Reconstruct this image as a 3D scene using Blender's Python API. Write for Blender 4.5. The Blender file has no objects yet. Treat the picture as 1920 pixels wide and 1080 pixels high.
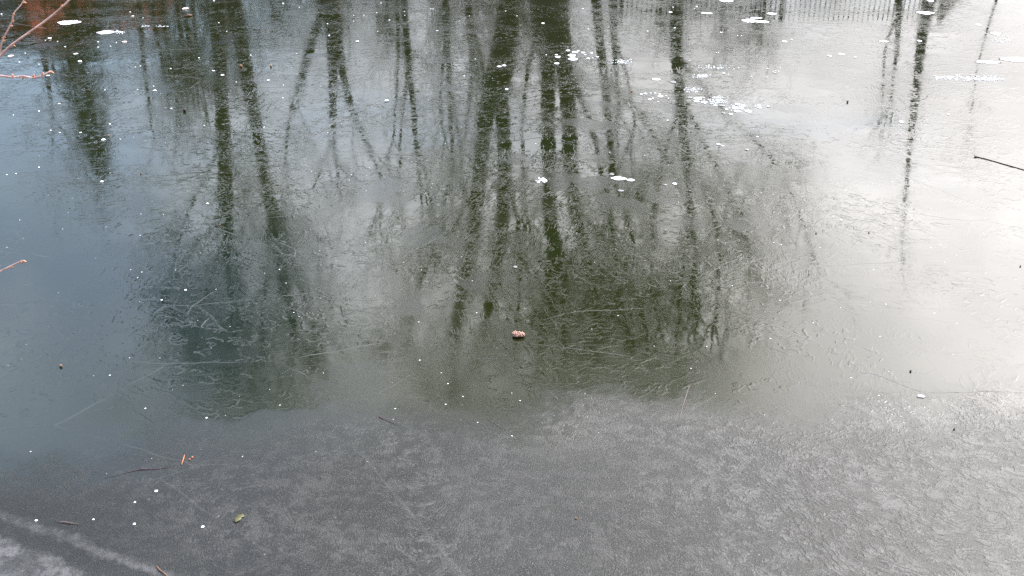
import bpy, math, random
from math import sin, cos, tan, radians, pi, sqrt, exp
from mathutils import Vector

random.seed(7)
SC = bpy.context.scene
COL = SC.collection

# ------------------------------------------------------------------ camera
CAM_H, PITCH, FPX = 1.6, radians(25.0), 2000.0
cam = bpy.data.cameras.new('camera')
cam.sensor_width = 36.0
cam.lens = 36.0 * FPX / 1920.0
cam.clip_start, cam.clip_end = 0.05, 2000.0
cam_o = bpy.data.objects.new('camera', cam)
cam_o.location = (0, 0, CAM_H)
cam_o.rotation_euler = (pi / 2 - PITCH, 0, 0)
COL.objects.link(cam_o)
SC.camera = cam_o

# ------------------------------------------------------------------ sky, sun, exposure
SUN_AZ, SUN_EL = radians(42.0), radians(36.0)          # azimuth to the right of straight ahead
SUND = Vector((sin(SUN_AZ) * cos(SUN_EL), cos(SUN_AZ) * cos(SUN_EL), sin(SUN_EL)))
SC.view_settings.view_transform = 'Standard'
SC.view_settings.look = 'None'
SC.view_settings.gamma = 1.0
SC.view_settings.use_curve_mapping = False
SC.view_settings.exposure = 1.6
SC.cycles.use_denoising = False


class NT:
    """small helper to write node trees as expressions"""
    def __init__(s, tree, dim='3D'):
        s.t = tree; s.n = tree.nodes; s.l = tree.links; s.dim = dim

    def new(s, kind, **kw):
        n = s.n.new(kind)
        for k, v in kw.items():
            setattr(n, k, v)
        return n

    def put(s, node, sock, v):
        i = node.inputs[sock]
        if isinstance(v, bpy.types.NodeSocket):
            s.l.new(v, i)
        elif v is not None:
            i.default_value = v

    def m(s, op, a, b=None, c=None, clamp=False):
        n = s.new('ShaderNodeMath', operation=op, use_clamp=clamp)
        s.put(n, 0, a); s.put(n, 1, b); s.put(n, 2, c)
        return n.outputs[0]

    def vm(s, op, a, b=None):
        n = s.new('ShaderNodeVectorMath', operation=op)
        s.put(n, 0, a); s.put(n, 1, b)
        return n.outputs['Value'] if op in ('DOT_PRODUCT', 'LENGTH') else n.outputs['Vector']

    def ss(s, v, lo, hi, a=0.0, b=1.0):
        n = s.new('ShaderNodeMapRange', interpolation_type='SMOOTHSTEP')
        s.put(n, 'Value', v); s.put(n, 'From Min', lo); s.put(n, 'From Max', hi)
        s.put(n, 'To Min', a); s.put(n, 'To Max', b)
        return n.outputs[0]

    def mix(s, f, a, b):
        n = s.new('ShaderNodeMix', data_type='RGBA')
        s.put(n, 0, f); s.put(n, 6, a); s.put(n, 7, b)
        return n.outputs[2]

    def mixf(s, f, a, b):
        n = s.new('ShaderNodeMix', data_type='FLOAT')
        s.put(n, 0, f); s.put(n, 2, a); s.put(n, 3, b)
        return n.outputs[0]

    def noise(s, vec, scale, detail=2.0, rough=0.5, dist=0.0, col=False):
        n = s.new('ShaderNodeTexNoise', noise_dimensions=s.dim)
        s.put(n, 'Vector', vec); s.put(n, 'Scale', scale); s.put(n, 'Detail', detail)
        s.put(n, 'Roughness', rough); s.put(n, 'Distortion', dist)
        return n.outputs['Color' if col else 'Fac']

    def vor(s, vec, scale, feature='F1', out='Distance', smooth=None, rnd=1.0):
        n = s.new('ShaderNodeTexVoronoi', feature=feature, voronoi_dimensions=s.dim)
        s.put(n, 'Vector', vec); s.put(n, 'Scale', scale); s.put(n, 'Randomness', rnd)
        if smooth is not None:
            s.put(n, 'Smoothness', smooth)
        return n.outputs[out]

    def xyz(s, v):
        n = s.new('ShaderNodeSeparateXYZ'); s.put(n, 0, v)
        return n.outputs

    def comb(s, x, y, z=0.0):
        n = s.new('ShaderNodeCombineXYZ'); s.put(n, 0, x); s.put(n, 1, y); s.put(n, 2, z)
        return n.outputs[0]


world = bpy.data.worlds.new('World')
SC.world = world
world.use_nodes = True
W = NT(world.node_tree, '2D')
W.n.clear()
sky = W.new('ShaderNodeTexSky', sky_type='NISHITA')
sky.sun_disc = False
sky.sun_elevation = SUN_EL
sky.sun_rotation = SUN_AZ
sky.air_density, sky.dust_density, sky.ozone_density = 1.0, 1.2, 1.5
d = W.vm('NORMALIZE', W.new('ShaderNodeTexCoord').outputs['Generated'])
dx, dy, dz = W.xyz(d)
zz = W.m('ADD', W.m('MAXIMUM', dz, 0.0), 0.22)
cp = W.comb(W.m('DIVIDE', dx, zz), W.m('DIVIDE', dy, zz), 0.0)
cs = W.vm('DOT_PRODUCT', d, tuple(SUND))                       # cosine of the angle to the sun
aur = W.m('EXPONENT', W.m('MULTIPLY', W.m('SUBTRACT', cs, 1.0), 8.0))
cn = W.noise(cp, 0.9, 5.0, 0.55, 0.3)
cover = W.m('ADD', cn, W.m('MULTIPLY', W.ss(cs, 0.45, 0.95), 0.36))
cmask = W.ss(cover, 0.46, 0.68, 0.36, 1.0)                        # thin haze veils even the blue gaps
thick = W.noise(cp, 1.9, 4.0, 0.6)
bright = W.m('ADD', 5.7, W.m('MULTIPLY', aur, 20.0))
bright = W.m('MULTIPLY', bright, W.ss(thick, 0.3, 0.75, 0.74, 1.16))
bright = W.m('MULTIPLY', bright, W.ss(dz, 0.10, 0.44, 0.40, 1.28))          # the veil is thinner and dimmer low down
cc = W.new('ShaderNodeVectorMath', operation='SCALE')
W.put(cc, 0, W.mix(W.ss(cs, 0.35, 0.95), (0.82, 0.94, 1.12, 1), (1.0, 0.955, 0.958, 1)))
W.put(cc, 'Scale', bright)
bg = W.new('ShaderNodeBackground')
W.put(bg, 'Color', W.mix(cmask, sky.outputs[0], cc.outputs[0]))
bg.inputs['Strength'].default_value = 0.15
W.l.new(bg.outputs[0], W.new('ShaderNodeOutputWorld').inputs[0])

sun = bpy.data.lights.new('sun', 'SUN')
sun.energy = 2.0
sun.angle = radians(1.5)
sun.color = (1.0, 0.955, 0.9)
sun_o = bpy.data.objects.new('sun', sun)
sun_o.rotation_euler = SUND.to_track_quat('Z', 'Y').to_euler()
COL.objects.link(sun_o)


# ------------------------------------------------------------------ helpers
def tag(o, label=None, cat=None, group=None, kind=None):
    if label: o['label'] = label
    if cat: o['category'] = cat
    if group: o['group'] = group
    if kind: o['kind'] = kind
    return o


def link(name, me, parent=None, mat=None, loc=None, smooth=True):
    o = bpy.data.objects.new(name, me)
    if mat is not None and len(me.materials) == 0:
        me.materials.append(mat)
    if smooth and len(me.polygons) and not me.polygons[0].use_smooth:
        me.polygons.foreach_set('use_smooth', [True] * len(me.polygons))
    if parent is not None: o.parent = parent
    if loc is not None: o.location = loc
    COL.objects.link(o)
    return o


def empty(name, loc, label, cat, group=None):
    o = bpy.data.objects.new(name, None)
    o.empty_display_size = 0.2
    o.location = loc
    COL.objects.link(o)
    return tag(o, label, cat, group)


class MB:
    """collects tubes, boxes and lathes; build() links them as one mesh"""
    def __init__(s): s.v = []; s.f = []

    def tube(s, pts, rad, n=6, cap=True):
        pts = [Vector(p) for p in pts]
        m = len(pts)
        t0 = (pts[1] - pts[0]).normalized()
        a = Vector((1, 0, 0)) if abs(t0.x) < 0.8 else Vector((0, 1, 0))
        u = (a - t0 * a.dot(t0)).normalized()
        b0 = len(s.v)
        for i, p in enumerate(pts):
            t = (pts[min(i + 1, m - 1)] - pts[max(i - 1, 0)]).normalized()
            u = (u - t * u.dot(t))
            u = u.normalized() if u.length > 1e-6 else t.orthogonal().normalized()
            w = t.cross(u)
            r = rad[i]
            for k in range(n):
                an = 2 * pi * k / n
                s.v.append(p + (u * cos(an) + w * sin(an)) * r)
        for i in range(m - 1):
            for k in range(n):
                k2 = (k + 1) % n
                s.f.append((b0 + i * n + k, b0 + i * n + k2, b0 + (i + 1) * n + k2, b0 + (i + 1) * n + k))
        if cap:
            s.f.append(tuple(b0 + k for k in reversed(range(n))))
            s.f.append(tuple(b0 + (m - 1) * n + k for k in range(n)))
        return s

    def box(s, x0, x1, y0, y1, z0, z1):
        b = len(s.v)
        for x in (x0, x1):
            for y in (y0, y1):
                for z in (z0, z1):
                    s.v.append(Vector((x, y, z)))
        for f in ((0, 1, 3, 2), (4, 6, 7, 5), (0, 4, 5, 1), (2, 3, 7, 6), (0, 2, 6, 4), (1, 5, 7, 3)):
            s.f.append(tuple(b + i for i in f))
        return s

    def blob(s, c, r, jit=0.12, seed=0, nu=8, nv=5):
        rr = random.Random(seed)
        b = len(s.v)
        c = Vector(c)
        s.v.append(c + Vector((0, 0, r[2])))
        for i in range(1, nv):
            th = pi * i / nv
            for k in range(nu):
                ph = 2 * pi * (k + 0.5 * (i % 2)) / nu
                q = 1 + rr.uniform(-jit, jit)
                s.v.append(c + Vector((r[0] * sin(th) * cos(ph) * q, r[1] * sin(th) * sin(ph) * q, r[2] * cos(th) * q)))
        s.v.append(c - Vector((0, 0, r[2])))
        for k in range(nu):
            k2 = (k + 1) % nu
            s.f.append((b, b + 1 + k, b + 1 + k2))
            for i in range(nv - 2):
                a0 = b + 1 + i * nu
                s.f.append((a0 + k, a0 + nu + k, a0 + nu + k2, a0 + k2))
            a0 = b + 1 + (nv - 2) * nu
            s.f.append((a0 + k2, a0 + k, len(s.v) - 1))
        return s

    def mesh(s, name, mat=None):
        me = bpy.data.meshes.new(name)
        me.from_pydata([tuple(v) for v in s.v], [], s.f)
        me.update()
        if mat: me.materials.append(mat)
        return me

    def build(s, name, mat, parent=None, smooth=True, loc=None):
        if loc is not None:
            s.v = [v - Vector(loc) for v in s.v]
        return link(name, s.mesh(name, mat), parent, None, loc if parent is None else None, smooth)


def ray(px, py):
    x = (px - 960.0) / FPX; y = (540.0 - py) / FPX
    return Vector((x, cos(PITCH) + y * sin(PITCH), -sin(PITCH) + y * cos(PITCH)))


def on_ice(px, py, z=0.0):
    r = ray(px, py)
    return Vector((0, 0, CAM_H)) + r * ((z - CAM_H) / r.z)


def beyond(px, py, D):
    """the point at depth y = D whose mirror image in the ice is seen at (px, py)"""
    r = ray(px, py)
    k = D / r.y
    return Vector((r.x * k, D, -CAM_H - r.z * k))


def near(px, py, t):
    return Vector((0, 0, CAM_H)) + ray(px, py) * t


def hsh(x, y, s=0):
    v = sin(x * 12.9898 + y * 78.233 + s * 37.7) * 43758.5453
    return v - math.floor(v)


def vnoise(x, y, s=0):
    xi, yi = math.floor(x), math.floor(y)
    fx, fy = x - xi, y - yi
    fx = fx * fx * (3 - 2 * fx); fy = fy * fy * (3 - 2 * fy)
    a = hsh(xi, yi, s) * (1 - fx) + hsh(xi + 1, yi, s) * fx
    b = hsh(xi, yi + 1, s) * (1 - fx) + hsh(xi + 1, yi + 1, s) * fx
    return a * (1 - fy) + b * fy


def ground_h(x, y):
    # rounded pond: x -17..17, y 0.9..14
    qx = abs(x) - (17.0 - 3.0); qy = abs(y - 7.45) - (6.55 - 3.0)
    sd = math.hypot(max(qx, 0), max(qy, 0)) + min(max(qx, qy), 0) - 3.0
    sd += (vnoise(x * 0.5, y * 0.5, 3) - 0.5) * 0.5
    if sd < 0:
        return max(-0.6, sd * 0.5) - 0.02
    far = max(0.0, sd - 30.0)
    return 0.62 * (1 - exp(-sd * 0.6)) + 0.12 * (vnoise(x * 0.25, y * 0.25, 5) - 0.5) * min(1, sd) + far * 0.004


def pmat(name, rough=0.8, spec=0.3):
    m = bpy.data.materials.new(name)
    m.use_nodes = True
    t = NT(m.node_tree)
    b = t.n['Principled BSDF']
    b.inputs['Roughness'].default_value = rough
    b.inputs['Specular IOR Level'].default_value = spec
    return m, t, b


def simple(name, c1, c2, scale, rough=0.8, bump=0.0, stretch=(1, 1, 1), spec=0.3, detail=4.0):
    m, t, b = pmat(name, rough, spec)
    p = t.vm('MULTIPLY', t.new('ShaderNodeTexCoord').outputs['Object'], stretch)
    n = t.noise(p, scale, detail, 0.6)
    t.put(b, 'Base Color', t.mix(t.ss(n, 0.3, 0.7), (*c1, 1), (*c2, 1)))
    if bump:
        bp = t.new('ShaderNodeBump')
        bp.inputs['Distance'].default_value = bump
        t.put(bp, 'Height', n)
        t.put(b, 'Normal', bp.outputs[0])
    return m


# ------------------------------------------------------------------ ice material
def ice_material():
    m, t, b = pmat('pond ice')
    t.dim = '2D'
    P = t.new('ShaderNodeTexCoord').outputs['Object']
    x, y, _z = t.xyz(P)
    wob = t.noise(P, 1.3, 3.0, 0.55, col=True)
    Pw = t.vm('ADD', P, t.vm('MULTIPLY', t.vm('SUBTRACT', wob, (0.5, 0.5, 0.5)), (0.5, 0.5, 0.0)))
    wob2 = t.noise(P, 9.0, 2.0, 0.5, col=True)
    Pf = t.vm('ADD', P, t.vm('MULTIPLY', t.vm('SUBTRACT', wob2, (0.5, 0.5, 0.5)), (0.03, 0.03, 0.0)))

    # ---- zones
    lob = t.vor(Pw, 5.2, 'SMOOTH_F1', smooth=0.2)
    low = t.noise(P, 0.8, 3.0, 0.5)
    edge = t.m('ADD', t.m('MULTIPLY', lob, -0.17), t.m('MULTIPLY', t.m('SUBTRACT', low, 0.5), 0.5))
    edge = t.m('ADD', edge, t.m('MULTIPLY', t.m('SUBTRACT', t.noise(P, 13.0, 4.0, 0.65), 0.5), 0.10))
    edge = t.m('ADD', edge, t.m('MULTIPLY', x, 0.13))
    yb = t.m('ADD', 2.78, edge)
    film = t.ss(t.m('SUBTRACT', yb, y), -0.015, t.ss(t.noise(P, 1.7, 1.0), 0.38, 0.58, 0.05, 0.40))                 # the later skin of ice, lobed rim
    gy = t.m('ADD', t.m('ADD', t.m('SUBTRACT', 2.58, y), t.m('MULTIPLY', x, 0.13)), t.m('MULTIPLY', t.m('SUBTRACT', t.noise(P, 2.2, 4.0, 0.6), 0.5), 0.7))
    gran = t.ss(gy, -0.10, 0.30)                                       # granular frost near the shore
    # matte islands out on the dark ice
    isl = t.m('MULTIPLY', t.ss(t.vor(Pw, 2.9, 'SMOOTH_F1', smooth=0.12), 0.30, 0.26),
              t.ss(t.noise(P, 1.3, 2.0), 0.55, 0.66))
    crys = t.ss(t.noise(P, 2.1, 3.0, 0.6), 0.45, 0.58)                 # where crystals stand proud

    # ---- relief, in metres
    def domain(vscale, sx, sy, nscale, seed):
        c = t.vor(t.vm('ADD', Pw, (seed, seed * 1.7, 0)), vscale, out='Color')
        r = t.xyz(c)[0]
        rot = t.new('ShaderNodeVectorRotate', rotation_type='Z_AXIS')
        t.put(rot, 'Vector', Pf); t.put(rot, 'Angle', t.m('MULTIPLY', r, 6.283))
        return t.noise(t.vm('MULTIPLY', rot.outputs[0], (sx, sy, 1)), nscale, 2.0, 0.5)
    nA = domain(3.4, 0.24, 1.0, 62.0, 0.0)
    nB = domain(1.7, 0.18, 1.0, 30.0, 5.3)
    nD = domain(5.5, 0.30, 1.0, 110.0, 9.1)
    patch = t.ss(t.noise(t.vm('ADD', P, (2.2, 7.1, 0)), 3.2, 3.0, 0.6), 0.44, 0.58)
    hA = t.m('MULTIPLY', t.ss(nA, 0.555, 0.66), t.m('MULTIPLY', crys, 0.00018))
    hB = t.m('MULTIPLY', t.ss(nB, 0.56, 0.68), t.m('MULTIPLY', t.m('ADD', crys, 0.18), 0.00019))
    hD = t.m('MULTIPLY', t.ss(nD, 0.53, 0.68), t.m('MULTIPLY', patch, 0.00009))
    hA = t.m('ADD', hA, hD)
    # short curled ridges
    nC = t.noise(Pf, 21.0, 1.0, 0.4)
    ridge = t.ss(t.m('ABSOLUTE', t.m('SUBTRACT', nC, 0.5)), 0.10, 0.0)
    gate = t.m('MULTIPLY', t.ss(t.noise(P, 17.0, 2.0), 0.52, 0.60), t.ss(t.noise(t.vm('ADD', P, (9, 4, 0)), 1.9, 2.0), 0.45, 0.56))
    hC = t.m('MULTIPLY', t.m('MULTIPLY', ridge, gate), 0.00042)
    # long needles that cross the sheet
    pn = t.vm('MULTIPLY', t.vm('ADD', P, t.vm('MULTIPLY', wob2, (0.02, 0.02, 0))), (0.5, 1.15, 1))
    de = t.vor(pn, 2.1, 'DISTANCE_TO_EDGE')
    needle = t.m('MULTIPLY', t.ss(de, 0.008, 0.0), t.ss(t.noise(P, 2.4, 2.0), 0.47, 0.56))
    hN = t.m('MULTIPLY', needle, 0.00025)
    # slow undulation
    und = t.m('ADD', t.m('MULTIPLY', t.noise(t.vm('MULTIPLY', P, (1, 1.0, 1)), 4.5, 1.0), 0.00035),
              t.m('MULTIPLY', t.noise(P, 17.0, 1.0, 0.5), 0.00008))
    # granular frost
    wob3 = t.noise(P, 22.0, 2.0, 0.6, col=True)
    Pg = t.vm('ADD', P, t.vm('MULTIPLY', t.vm('SUBTRACT', wob3, (0.5, 0.5, 0.5)), (0.05, 0.05, 0.0)))
    gr_ = t.new('ShaderNodeVectorRotate', rotation_type='Z_AXIS')
    t.put(gr_, 'Vector', Pg); t.put(gr_, 'Angle', t.m('ADD', 0.35, t.m('MULTIPLY', t.noise(P, 1.1, 1.0), 1.6)))
    gA = t.noise(t.vm('MULTIPLY', gr_.outputs[0], (0.70, 1.0, 1)), 105.0, 4.0, 0.68)
    slant = t.new('ShaderNodeVectorRotate', rotation_type='Z_AXIS')
    t.put(slant, 'Vector', Pg); t.put(slant, 'Angle', t.m('ADD', 0.55, t.m('MULTIPLY', t.noise(P, 1.7, 1.0), 0.6)))
    gD = t.noise(t.vm('MULTIPLY', slant.outputs[0], (0.34, 1.0, 1)), 78.0, 2.0, 0.6)
    gB = t.noise(Pf, 260.0, 3.0, 0.65)
    gpat = t.ss(t.noise(Pf, 22.0, 5.0, 0.72), 0.38, 0.60)
    wr = t.ss(x, 0.15, 0.75)
    hG = t.mixf(wr, t.m('MULTIPLY', t.ss(gA, 0.40, 0.68), 0.0012), t.m('ADD', t.m('MULTIPLY', t.ss(gD, 0.45, 0.66), 0.0009), t.m('MULTIPLY', gA, 0.0004)))
    hG = t.m('ADD', t.m('MULTIPLY', hG, t.m('ADD', 0.3, t.m('MULTIPLY', gpat, 0.7))), t.m('MULTIPLY', gB, 0.0005))
    clear_h = t.m('ADD', t.m('ADD', hA, hB), t.m('ADD', hC, hN))
    skin = t.m('MAXIMUM', film, isl)
    clear_h = t.m('MULTIPLY', clear_h, t.mixf(t.m('MAXIMUM', film, t.m('MULTIPLY', isl, 0.8)), 1.0, 0.22))
    H = t.m('ADD', t.m('ADD', clear_h, und), t.m('MULTIPLY', hG, gran))
    H = t.m('ADD', H, t.m('MULTIPLY', film, 0.0004))
    bp = t.new('ShaderNodeBump')
    bp.inputs['Strength'].default_value = 1.0
    bp.inputs['Distance'].default_value = 1.0
    t.put(bp, 'Height', H)
    t.put(b, 'Normal', bp.outputs[0])

    # ---- colour of the sheet: dark olive water below, teal for thick ice and blue sky reflection painted in at the left, grey where frosted
    teal = t.m('MULTIPLY', t.ss(t.noise(t.vm('ADD', P, (3.1, 8.0, 0)), 0.75, 2.0), 0.46, 0.62),
               t.ss(x, -0.15, -0.8))
    colr = t.mix(t.m('MULTIPLY', t.ss(y, 4.6, 3.3), t.m('MAXIMUM', t.m('MULTIPLY', teal, 0.8), t.ss(x, -0.35, -1.1, 0.0, 0.6))), (0.0078, 0.0106, 0.0026, 1), (0.0055, 0.0125, 0.0150, 1))
    colr = t.mix(t.m('MAXIMUM', t.m('MULTIPLY', film, 0.62), t.m('MULTIPLY', isl, 0.28)), colr, t.mix(t.ss(x, -1.1, 0.2), (0.009, 0.0145, 0.0175, 1), (0.024, 0.026, 0.024, 1)))  # skin tinted darker and bluer to the left for the same sky reflection
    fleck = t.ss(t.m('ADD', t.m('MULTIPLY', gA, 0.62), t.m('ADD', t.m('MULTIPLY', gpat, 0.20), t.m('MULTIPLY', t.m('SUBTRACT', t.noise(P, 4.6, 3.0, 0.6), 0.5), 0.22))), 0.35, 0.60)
    left_shade = t.ss(t.m('ADD', x, t.m('MULTIPLY', t.noise(P, 1.4, 3.0), 0.6)), -1.0, 0.55, 0.30, 1.0)     # frost painted darker towards the left to stand in for shade
    gcol = t.mix(t.m('MULTIPLY', fleck, left_shade), (0.0075, 0.0085, 0.0085, 1), (0.055, 0.054, 0.052, 1))
    gcol = t.mix(t.m('MULTIPLY', t.ss(gB, 0.56, 0.75), left_shade), gcol, (0.095, 0.093, 0.09, 1))
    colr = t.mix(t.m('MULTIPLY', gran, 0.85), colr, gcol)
    # the pale rims frozen along the shore at the left
    s1 = t.m('ADD', t.m('ADD', y, t.m('MULTIPLY', x, 0.476)), t.m('MULTIPLY', t.m('SUBTRACT', t.noise(P, 9.0, 5.0, 0.68), 0.5), 0.085))
    band1 = t.m('MULTIPLY', t.ss(s1, 1.508, 1.528), t.ss(s1, 1.556, 1.534))
    band2 = t.ss(s1, 1.468, 1.440)
    band = t.m('MAXIMUM', t.m('MULTIPLY', band1, 0.75), band2)
    band = t.m('MULTIPLY', band, t.m('MULTIPLY', t.ss(t.noise(P, 34.0, 4.0, 0.7), 0.35, 0.6, 0.35, 1.0), t.ss(t.noise(P, 8.0, 3.0, 0.6), 0.36, 0.58, 0.35, 1.0)))
    colr = t.mix(t.m('MULTIPLY', band, 0.85), colr, (0.085, 0.084, 0.086, 1))
    # white specks of trapped air
    vd = t.new('ShaderNodeTexVoronoi', feature='F1', voronoi_dimensions='2D')
    t.put(vd, 'Vector', P); t.put(vd, 'Scale', 42.0)
    speck = t.m('MULTIPLY', t.ss(t.m('SUBTRACT', vd.outputs['Distance'], t.m('MULTIPLY', t.xyz(vd.outputs['Color'])[1], 0.09)), 0.03, 0.0), t.ss(t.xyz(vd.outputs['Color'])[0], 0.982, 0.988))
    speck = t.m('MULTIPLY', speck, t.m('SUBTRACT', 1.0, t.m('MULTIPLY', gran, 0.85)))
    colr = t.mix(speck, colr, (0.6, 0.6, 0.6, 1))
    colr = t.mix(t.m('MULTIPLY', needle, 0.035), colr, (0.3, 0.32, 0.32, 1))
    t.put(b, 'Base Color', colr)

    r0 = t.mixf(t.ss(t.noise(P, 2.7, 3.0, 0.6), 0.4, 0.65), 0.026, 0.065)
    r0 = t.m('ADD', r0, t.m('MULTIPLY', t.ss(t.m('SUBTRACT', yb, y), -0.40, 0.05), 0.06))
    r1 = t.mixf(film, t.mixf(isl, r0, 0.13), 0.24)
    r2 = t.mixf(gran, r1, 0.54)
    t.put(b, 'Roughness', r2)
    b.inputs['IOR'].default_value = 1.31
    b.inputs['Specular IOR Level'].default_value = 0.5
    return m


M_ICE = ice_material()
M_GROUND = simple('winter bank', (0.055, 0.042, 0.028), (0.10, 0.085, 0.05), 3.0, 0.95, 0.02)
M_BARK = simple('bark', (0.018, 0.014, 0.010), (0.055, 0.042, 0.030), 6.0, 0.9, 0.02, (1, 1, 0.25))
M_TWIG = simple('twig bark', (0.030, 0.024, 0.017), (0.055, 0.042, 0.03), 5.0, 0.9)
M_NEEDLE = simple('evergreen needles', (0.030, 0.028, 0.014), (0.055, 0.050, 0.024), 4.0, 0.8)
M_IRON = simple('fence iron', (0.02, 0.021, 0.022), (0.035, 0.034, 0.033), 20.0, 0.6)
M_SNOW = simple('white ice', (0.84, 0.85, 0.86), (0.93, 0.93, 0.93), 400.0, 0.5, 0.0008)
M_PINKICE = simple('pinkish crumb', (0.62, 0.42, 0.36), (0.85, 0.76, 0.72), 260.0, 0.6, 0.0008)
M_BUBBLE = simple('trapped air', (0.42, 0.43, 0.44), (0.80, 0.80, 0.80), 110.0, 0.35)
M_DIM = simple('clouded bubble', (0.10, 0.105, 0.105), (0.20, 0.20, 0.20), 160.0, 0.4)
M_HAIR = simple('hairline crack', (0.035, 0.037, 0.037), (0.10, 0.103, 0.103), 60.0, 0.5)

# ------------------------------------------------------------------ ground sheet and ice sheet
def terrain():
    xs = [-900, -400, -200, -120, -80, -60] + [-48 + 1.2 * i for i in range(81)] + [60, 80, 120, 200, 400, 900]
    ys = [-300, -120, -60, -30, -16] + [-10 + 0.5 * i for i in range(60)] + [20 + 1.6 * i for i in range(45)] + [100, 130, 200, 400, 900]
    v = [(x, y, ground_h(x, y)) for y in ys for x in xs]
    n = len(xs)
    f = [(j * n + i, j * n + i + 1, (j + 1) * n + i + 1, (j + 1) * n + i) for j in range(len(ys) - 1) for i in range(n - 1)]
    me = bpy.data.meshes.new('ground')
    me.from_pydata(v, [], f); me.update()
    return tag(link('ground', me, None, M_GROUND), kind='structure')


terrain()
me = bpy.data.meshes.new('pond_ice')
me.from_pydata([(-18, 0.2, 0), (18, 0.2, 0), (18, 15.2, 0), (-18, 15.2, 0)], [], [(0, 1, 2, 3)])
me.update()
ICE = tag(link('pond_ice', me, None, M_ICE, smooth=False), kind='structure')


# ------------------------------------------------------------------ trees on the far bank
def smooth_path(pts, sub=3):
    """Catmull-Rom through (Vector, r)"""
    out = []
    n = len(pts)
    for i in range(n - 1):
        p0, p1, p2, p3 = pts[max(i - 1, 0)], pts[i], pts[i + 1], pts[min(i + 2, n - 1)]
        for k in range(sub):
            u = k / sub
            L = (p2[0] - p1[0]).length
            m1 = (p2[0] - p0[0]) * 0.5; m2 = (p3[0] - p1[0]) * 0.5
            if m1.length > L: m1 = m1 * (L / m1.length)
            if m2.length > L: m2 = m2 * (L / m2.length)
            u2, u3 = u * u, u * u * u
            q = p1[0] * (2 * u3 - 3 * u2 + 1) + m1 * (u3 - 2 * u2 + u) + p2[0] * (3 * u2 - 2 * u3) + m2 * (u3 - u2)
            out.append((q, p1[1] + (p2[1] - p1[1]) * u))
    out.append(pts[-1])
    return out


def grow(mb, p, dvec, L, r, level, rr, kids):
    """a crooked branch with its side twigs, added to mb"""
    n = 4 if level < 2 else 3
    pts = [p]; dv = dvec.normalized()
    for i in range(n):
        dv = (dv + Vector((rr.uniform(-1, 1), rr.uniform(-1, 1), rr.uniform(-0.6, 0.9))) * 0.22).normalized()
        pts.append(pts[-1] + dv * (L / n))
    rad = [r * (1 - 0.75 * i / n) for i in range(n + 1)]
    mb.tube(pts, rad, 4 if level == 0 else 3, cap=False)
    if level >= len(kids):
        return
    for k in range(kids[level]):
        u = rr.uniform(0.25, 1.0) * n
        i = min(int(u), n - 1)
        q = pts[i].lerp(pts[i + 1], u - i)
        t = (pts[i + 1] - pts[i]).normalized()
        side = Vector((rr.uniform(-1, 1), rr.uniform(-1, 1), rr.uniform(-0.5, 0.9)))
        side = (side - t * side.dot(t)).normalized()
        dd = t * rr.uniform(0.5, 1.0) + side * rr.uniform(0.5, 1.0) + Vector((0, 0, 0.12))
        grow(mb, q, dd, L * rr.uniform(0.34, 0.62), max(r * 0.42, 0.0042), level + 1, rr, kids)


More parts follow.
